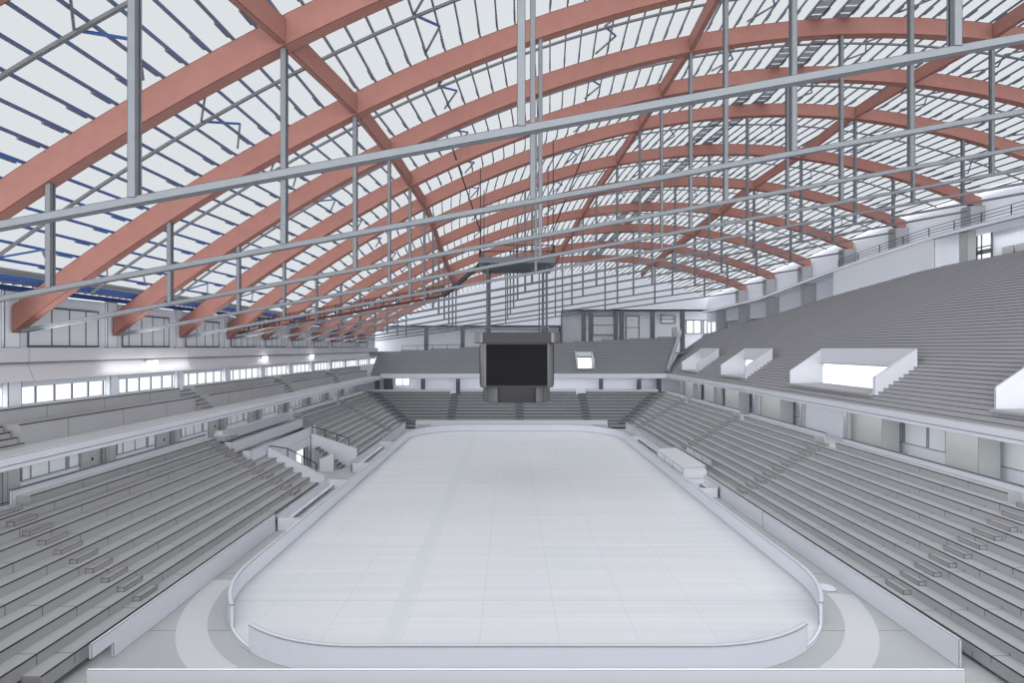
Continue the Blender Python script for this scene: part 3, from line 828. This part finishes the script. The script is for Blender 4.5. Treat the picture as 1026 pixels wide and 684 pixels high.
# wall washer lamps on the bulkhead
for y, s in ((38.5, 'nearest'), (56.2, 'middle'), (69.5, 'farthest')):
    l = thing('wall_lamp', (-26.0, y, 12.0), 'small bright lamp box on the left bulkhead, the %s of three' % s, 'lamp', 'lamps on the left bulkhead')
    b = MB(); b.box(-26.22, -26.12, y-.5, y+.5, 11.62, 11.95); b.build('lamp_face', 'lamp', l)
    b = MB(); b.box(-26.35, -26.22, y-.55, y+.55, 11.58, 12.0); b.build('lamp_housing', 'white', l)
    ld = bpy.data.lights.new('lamp_light', 'AREA'); ld.shape = 'RECTANGLE'; ld.size = .15; ld.size_y = 9 if s == 'nearest' else 1.5; ld.energy = 28 if s == 'nearest' else 5
    lo = bpy.data.objects.new('lamp_light', ld); COL.objects.link(lo); lo.parent = l; lo.location = (.35, 0, -.2); lo.rotation_euler = (0, math.radians(75), 0)

# ------------------------------------------------------------------ far wall
YW = 105.6
def far_wall():
    b = MB(); n = 60; k = YW/BAY-1.93
    Sp = par(k)[0]; x0 = -28.5; x1 = 42
    for i in range(n):
        a = x0+(x1-x0)*i/n; c = x0+(x1-x0)*(i+1)/n
        za = ztop(k, max(-25.4, min(a, XF+Sp)))+.6; zc = ztop(k, max(-25.4, min(c, XF+Sp)))+.6
        lo = 17.1 if c < 10.5 else 20.3
        b.hexa([(a, YW, lo), (c, YW, lo), (c, YW+.4, lo), (a, YW+.4, lo), (a, YW, za), (c, YW, zc), (c, YW+.4, zc), (a, YW+.4, za)])
    o = struct(b.build('wall_far', 'wall'))
    b = MB(); b.box(-28.5, 10.5, YW-.02, YW+.1, 17.05, 17.2); b.box(10.5, 42, YW-.02, YW+.1, 20.2, 20.35); b.box(10.2, 10.5, YW-.1, YW+4, 11, 20.3)
    b.build('soffit_edge', 'frame', o)
    b = MB(); b.box(-28.5, 44, 110, 110.3, 7, 21); b.box(-28.5, 10.5, YW, 110, 17.2, 17.4); b.box(10.5, 44, YW, 110, 20.35, 20.6)
    b.build('recess_wall', 'wall', o)
    b = MB(); b.box(-28.5, 40, 98.5, 110, 11.8, 12.0); b.build('gallery_floor', 'terr_far', o)
far_wall()
FC = [427, 463.5, 585, 592, 617, 623, 654, 684]
for i, px in enumerate(FC):
    x = (px-VX)*YW/F
    top = 17.1 if px < 560 else 20.25
    b = MB(); b.box(x-.4, x+.4, YW-.1, YW+.5, 12, top); b.box(x-.46, x+.46, YW-.15, YW+.55, 12, 12.3)
    tag(b.build('column', 'frame'), 'dark slender column under the far wall, %s from the left' % ordinal(i), 'column', 'columns under the far wall')
# windows and panels in the far recess
for a, c, z0, z1, bright in ((687, 702, 16.0, 18.5, 1), (704.5, 712, 16.0, 18.5, 1), (365, 374, 11.2, 13.1, 1)):
    xa, xc = (a-VX)*109.8/F, (c-VX)*109.8/F
    fr = [(xa-.1, xc+.1, 109.5, 109.7, z1, z1+.25), (xa-.1, xc+.1, 109.5, 109.7, z0-.2, z0)] + [(x-.12, x+.12, 109.5, 109.7, z0, z1) for x in (xa, (xa+xc)/2, xc)]
    win(None, (xa, xc, 109.6, 109.8, z0, z1), fr, pane=emit('window_light', (250, 252, 255), 1.2))
for a, c, z0, z1 in ((594, 616, 15.6, 19.6), (627, 640, 14.6, 19.6), (662, 676, 18.0, 19.7), (585, 591, 14, 19.8)):
    xa, xc = (a-VX)*109.8/F, (c-VX)*109.8/F
    fr = [(xa, xc, 109.6, 109.7, z1-.12, z1), (xa, xc, 109.6, 109.7, z0, z0+.12), (xa, xc, 109.6, 109.7, (z0+z1)/2, (z0+z1)/2+.1)] + [(x-.08, x+.08, 109.6, 109.7, z0, z1) for x in (xa, xc)]
    win(None, (xa, xc, 109.72, 109.8, z0, z1), fr)
xa = (673-VX)*104.6/F
doorp((xa-.0, xa+1.1, 104.4, 104.6, 14.5, 17.0), (xa+.1, xa+.2, 104.35, 104.4, 15.4, 15.7))
railing('dark handrail on the far gallery left of the scoreboard', [(-21.5, 105.0, 12.1), (-9.5, 105.0, 12.4)], 1.2, 3.0, .05)
railing('dark sloping handrail on the far gallery behind the scoreboard', [(15.6, 104.8, 12.6), (23.5, 104.8, 13.0)], 1.3, 2.6, .05)

# ------------------------------------------------------------------ right wall and gallery
def strip(b, Y0, Y1, fa, fb, z0f, z1f, step=2.0, mi=0):
    """solid following the curved back edge between offsets fa, fb"""
    n = max(1, math.ceil((Y1-Y0)/step)); rings = []
    for i in range(n+1):
        y = Y0+(Y1-Y0)*i/n; x = XB(y)
        rings.append([(x+fa, y, z0f(y)), (x+fb, y, z0f(y)), (x+fb, y, z1f(y)), (x+fa, y, z1f(y))])
    b.sweep(rings, mi)
terrz = lambda y: TZ0+.7*(XB(y)-TX0)
slabz = lambda y: lerp(SLAB, y)
rz = lambda y: 22.0
b = MB(); strip(b, 58.6, 72.8, .15, .45, lambda y: terrz(y)-1.4, slabz)
wR = struct(b.build('wall_right', 'wall'))
b = MB(); strip(b, 20, 58.6, 3.6, 3.9, lambda y: terrz(y)-1.6, slabz); strip(b, 72.8, 104, 3.6, 3.9, lambda y: terrz(y)-2.5, slabz)
b.build('recess_wall', 'wall', wR)
b = MB(); b.box(XB(58.6)+.2, XB(58.6)+3.9, 58.4, 58.7, 20, slabz(58.6)); b.box(XB(72.8)+.2, XB(72.8)+3.9, 72.7, 73, 19, slabz(72.8))
b.build('recess_side', 'wall_edge', wR)
b = MB(); strip(b, 20, 104, .1, 6, lambda y: slabz(y)-.45, slabz); b.build('gallery_slab', 'wall_edge', wR)
b = MB(); strip(b, 72.9, 103.5, .05, .12, lambda y: slabz(y)-.5, lambda y: slabz(y)-.42, mi=0); strip(b, 20, 58.5, .05, .12, lambda y: slabz(y)-.5, lambda y: slabz(y)-.42)
b.build('slab_line', 'frame', wR)
b = MB(); strip(b, 20, 104, .0, 3.8, lambda y: terrz(y)-.6, lambda y: terrz(y)-.12); b.build('upper_walkway', 'terr', wR)
# upper wall behind the arch feet, rising to the roof
def footx(k): return XF+par(k)[0]
b = MB(); rings = []
y = 14.0
while y <= 106:
    k = y/BAY-1.93; fx = footx(min(k, 12.9)); zt = ztop(min(k, 12.9), fx)+.5
    rings.append([(fx+.15, y, 18), (fx+.5, y, 18), (fx+.5, y, zt), (fx+.15, y, zt)]); y += 2.3
b.sweep(rings); b.build('eaves_wall', 'wall', wR)
for k in range(3, 12):
    y = YK(k); fx = footx(k); zz = zb(k, fx)
    b = MB(); b.box(fx-1.5, fx+.1, y-.3, y+.9, slabz(y)-.2, zz+.25); b.build('arch_plinth', 'pillar', wR)
for k in (8.93, 9.93, 10.93, 11.9):
    y = YK(k); x = XB(y)
    b = MB(); b.box(x+.3, x+2.2, y-.35, y+.45, terrz(y)-1, slabz(y)-.45); b.build('gallery_pier', 'pillar', wR)
# window, column and doors in the near recess of the right wall
y = px_y(968, XB(54)+.6)
b = MB(); b.box(XB(54)+.3, XB(54)+1.2, y-.5, y+.5, 20.5, slabz(54)-.45); b.build('gallery_pier', 'panel', wR)
ya, yb = px_y(994, XB(52)+3.5), px_y(971, XB(52)+3.5)
X = XB(53)+3.5
fr = [(X-.1, X, ya, yb, 22.9, 23.4), (X-.1, X, ya, yb, 25.0, 25.2)] + [(X-.1, X, yy-.08, yy+.08, 20.5, 25) for yy in (ya, ya+.42*(yb-ya), ya+.62*(yb-ya), yb)] + [(X-.1, X, ya, yb, 23.6, 23.75)]
win(None, (X-.05, X-.02, ya, yb, 21.2, 25.0), fr, pane=emit('window_light', (252, 253, 255), 1.0))
for px in (1010, 1024):
    yy = px_y(px, X-.1)
    doorp((X-.15, X-.02, yy-.6, yy+.6, 20.8, 23.2), (X-.2, X-.15, yy-.5, yy-.4, 21.9, 22.1))
# railing on the slab edge
pts = []
y = 72.0
while y > 34: pts.append((XB(y)+.25, y, slabz(y))); y -= 3.2
rr = thing('gallery_railing', pts[0], 'dark railing along the edge of the high right gallery', 'railing')
b = MB()
for h in (.35, .65, 1.0): b.tube([(p[0], p[1], p[2]+h) for p in pts], .035, 6)
b.build('rail', 'rail', rr)
for p in pts:
    b = MB(); b.tube([p, (p[0], p[1], p[2]+1.0)], .05, 6); b.build('post', 'rail', rr)

# ------------------------------------------------------------------ scoreboard
SX, SY = .62, 51.0
sb = thing('scoreboard', (SX, SY, 7.9), 'big dark scoreboard cube hanging over the centre of the ice', 'scoreboard')
def rprism(hw, r, z0, z1, n=10):
    b = MB(); P = rounded(SX-hw, SX+hw, SY-hw, SY+hw, r, n); b.prism(P, 2, z0, z1); return b
o = rprism(3.35, .75, 9.3, 13.35).build('housing', 'black', sb)
rprism(3.9, .9, 13.35, 14.3).build('top_ring', 'black', sb)
rprism(3.15, 2.0, 7.9, 9.3).build('lower_ring', 'black', sb)
for hw, rr_, z0, z1, a0, a1 in ((3.35, .75, 9.35, 13.3, 12, 78), (3.9, .9, 13.4, 14.25, 5, 85), (3.15, 2.0, 7.95, 9.28, 42, 72), (3.15, 2.0, 7.95, 9.28, 18, 40)):
    for qx, qy, ad in ((1, -1, -90), (1, 1, 0), (-1, 1, 90), (-1, -1, 180)):
        cx, cy = SX+qx*(hw-rr_), SY+qy*(hw-rr_)
        arc_band(cx, cy, rr_-.02, rr_+.015, ad+a0, ad+a1, z0, z1, 10).build('corner_sheen', 'sheen_grey', sb)  # lighter bands paint the reflection on the rounded corners
for ax in range(4):
    b = MB()
    a, c = (-2.78, 2.78)
    z0, z1 = 9.5, 13.2
    e = 3.35
    if ax == 0: b.box(SX+a, SX+c, SY-e-.05, SY-e+.02, z0, z1)
    if ax == 1: b.box(SX+a, SX+c, SY+e-.02, SY+e+.05, z0, z1)
    if ax == 2: b.box(SX-e-.05, SX-e+.02, SY+a, SY+c, z0, z1)
    if ax == 3: b.box(SX+e-.02, SX+e+.05, SY+a, SY+c, z0, z1)
    b.build('screen', 'screen', sb)
b = MB()
for (x, y) in ((-1, -1), (1, -1), (1, 1), (-1, 1)):
    b.tube([(SX+x*2.9, SY+y*2.9, 14.2), (SX+x*2.9, SY+y*2.9, 15.0)], .06, 6)
for z in (14.75,):
    for p, q in (((-1, -1), (1, -1)), ((1, -1), (1, 1)), ((1, 1), (-1, 1)), ((-1, 1), (-1, -1))):
        b.tube([(SX+p[0]*2.9, SY+p[1]*2.9, z), (SX+q[0]*2.9, SY+q[1]*2.9, z)], .05, 6)
b.build('top_rail', 'steel_far', sb)
for x in (-2.7, 2.75, 2.35):
    for y in (-2.6, 2.6):
        b = MB(); b.tube([(SX+x, SY+y, 14.2), (SX+x, SY+y, 21.2)], .11 if x != 2.35 else .06, 8); b.build('suspension_tube', 'frame', sb)
# rigging platform
rp = thing('rigging_platform', (SX, SY, 21.0), 'square steel rigging platform above the scoreboard', 'platform')
b = MB(); b.box(SX-3.4, SX+3.4, SY-3.3, SY+3.3, 20.9, 21.15); b.build('deck', 'steel_far', rp)
b = MB()
for i in range(8):
    y = SY-3.3+6.6*i/7; b.box(SX-3.5, SX+3.5, y-.06, y+.06, 20.6, 20.9)
b.build('joist', 'steel_far', rp)
b = MB()
for h in (.5, 1.05):
    for p, q in (((-1, -1), (1, -1)), ((1, -1), (1, 1)), ((1, 1), (-1, 1)), ((-1, 1), (-1, -1))):
        b.tube([(SX+p[0]*3.4, SY+p[1]*3.3, 21.15+h), (SX+q[0]*3.4, SY+q[1]*3.3, 21.15+h)], .05, 6)
b.build('rail', 'rail', rp)
for p in ((-1, -1), (0, -1), (1, -1), (-1, 1), (1, 1), (0, 1)):
    b = MB(); b.tube([(SX+p[0]*3.4, SY+p[1]*3.3, 21.1), (SX+p[0]*3.4, SY+p[1]*3.3, 22.2)], .05, 6); b.build('post', 'rail', rp)
for x, y in ((-3.3, -3.2), (3.3, -3.2), (-3.3, 3.2), (3.3, 3.2)):
    k = (SY+y)/BAY-1.93
    b = MB(); b.tube([(SX+x, SY+y, 21.1), (SX+x, SY+y, zb(k, SX+x)+.6)], .05, 6); b.build('hanging_rod', 'rail', rp)
for x, y, dx in ((-3.3, -3.2, -.9), (3.3, -3.2, 1.0)):
    b = MB(); b.tube([(SX+x, SY+y, 23.5), (SX+x+dx*2.2, SY+y-6, 29.0)], .06, 6); b.build('stay_rod', 'rail', rp)

# catwalk along the tie of the sixth arch
cw = thing('catwalk', (-15, YK(5)+1.2, 15), 'narrow brown catwalk rising from the left wall towards the scoreboard', 'catwalk')
def cz(x): return ZF+.183*(x-XF)+.45
x0, x1 = -27.0, -6.5
b = MB(); yb0 = YK(5)+.6
b.hexa([(x0, yb0, cz(x0)), (x1, yb0, cz(x1)), (x1, yb0+1.0, cz(x1)), (x0, yb0+1.0, cz(x0)), (x0, yb0, cz(x0)+.12), (x1, yb0, cz(x1)+.12), (x1, yb0+1, cz(x1)+.12), (x0, yb0+1, cz(x0)+.12)])
b.build('deck', 'brown', cw)
b = MB()
for yy in (yb0, yb0+1):
    for h in (.5, 1.0): b.tube([(x0, yy, cz(x0)+h), (x1, yy, cz(x1)+h)], .04, 6)
b.build('handrail', 'brown', cw)
for i in range(15):
    x = x0+(x1-x0)*i/14
    for yy in (yb0, yb0+1):
        b = MB(); b.box(x-.05, x+.05, yy-.04, yy+.04, cz(x), cz(x)+1.05)
        b.build('post', 'rail', cw)
s2 = thing('catwalk_stair', (-5, yb0, 18), 'dark steep stair linking catwalk and rigging platform', 'stairs')
b = MB()
for yy in (yb0, yb0+.9): b.bar((-6.5, yy, cz(-6.5)), (-2.8, yy, 21.0), .08, .3)
b.build('stringer', 'rail', s2)
b = MB()
for i in range(14):
    f = i/13; b.box(-6.5+3.7*f-.12, -6.5+3.7*f+.12, yb0, yb0+.9, cz(-6.5)+(21.0-cz(-6.5))*f-.03, cz(-6.5)+(21.0-cz(-6.5))*f+.03)
b.build('tread', 'rail', s2)
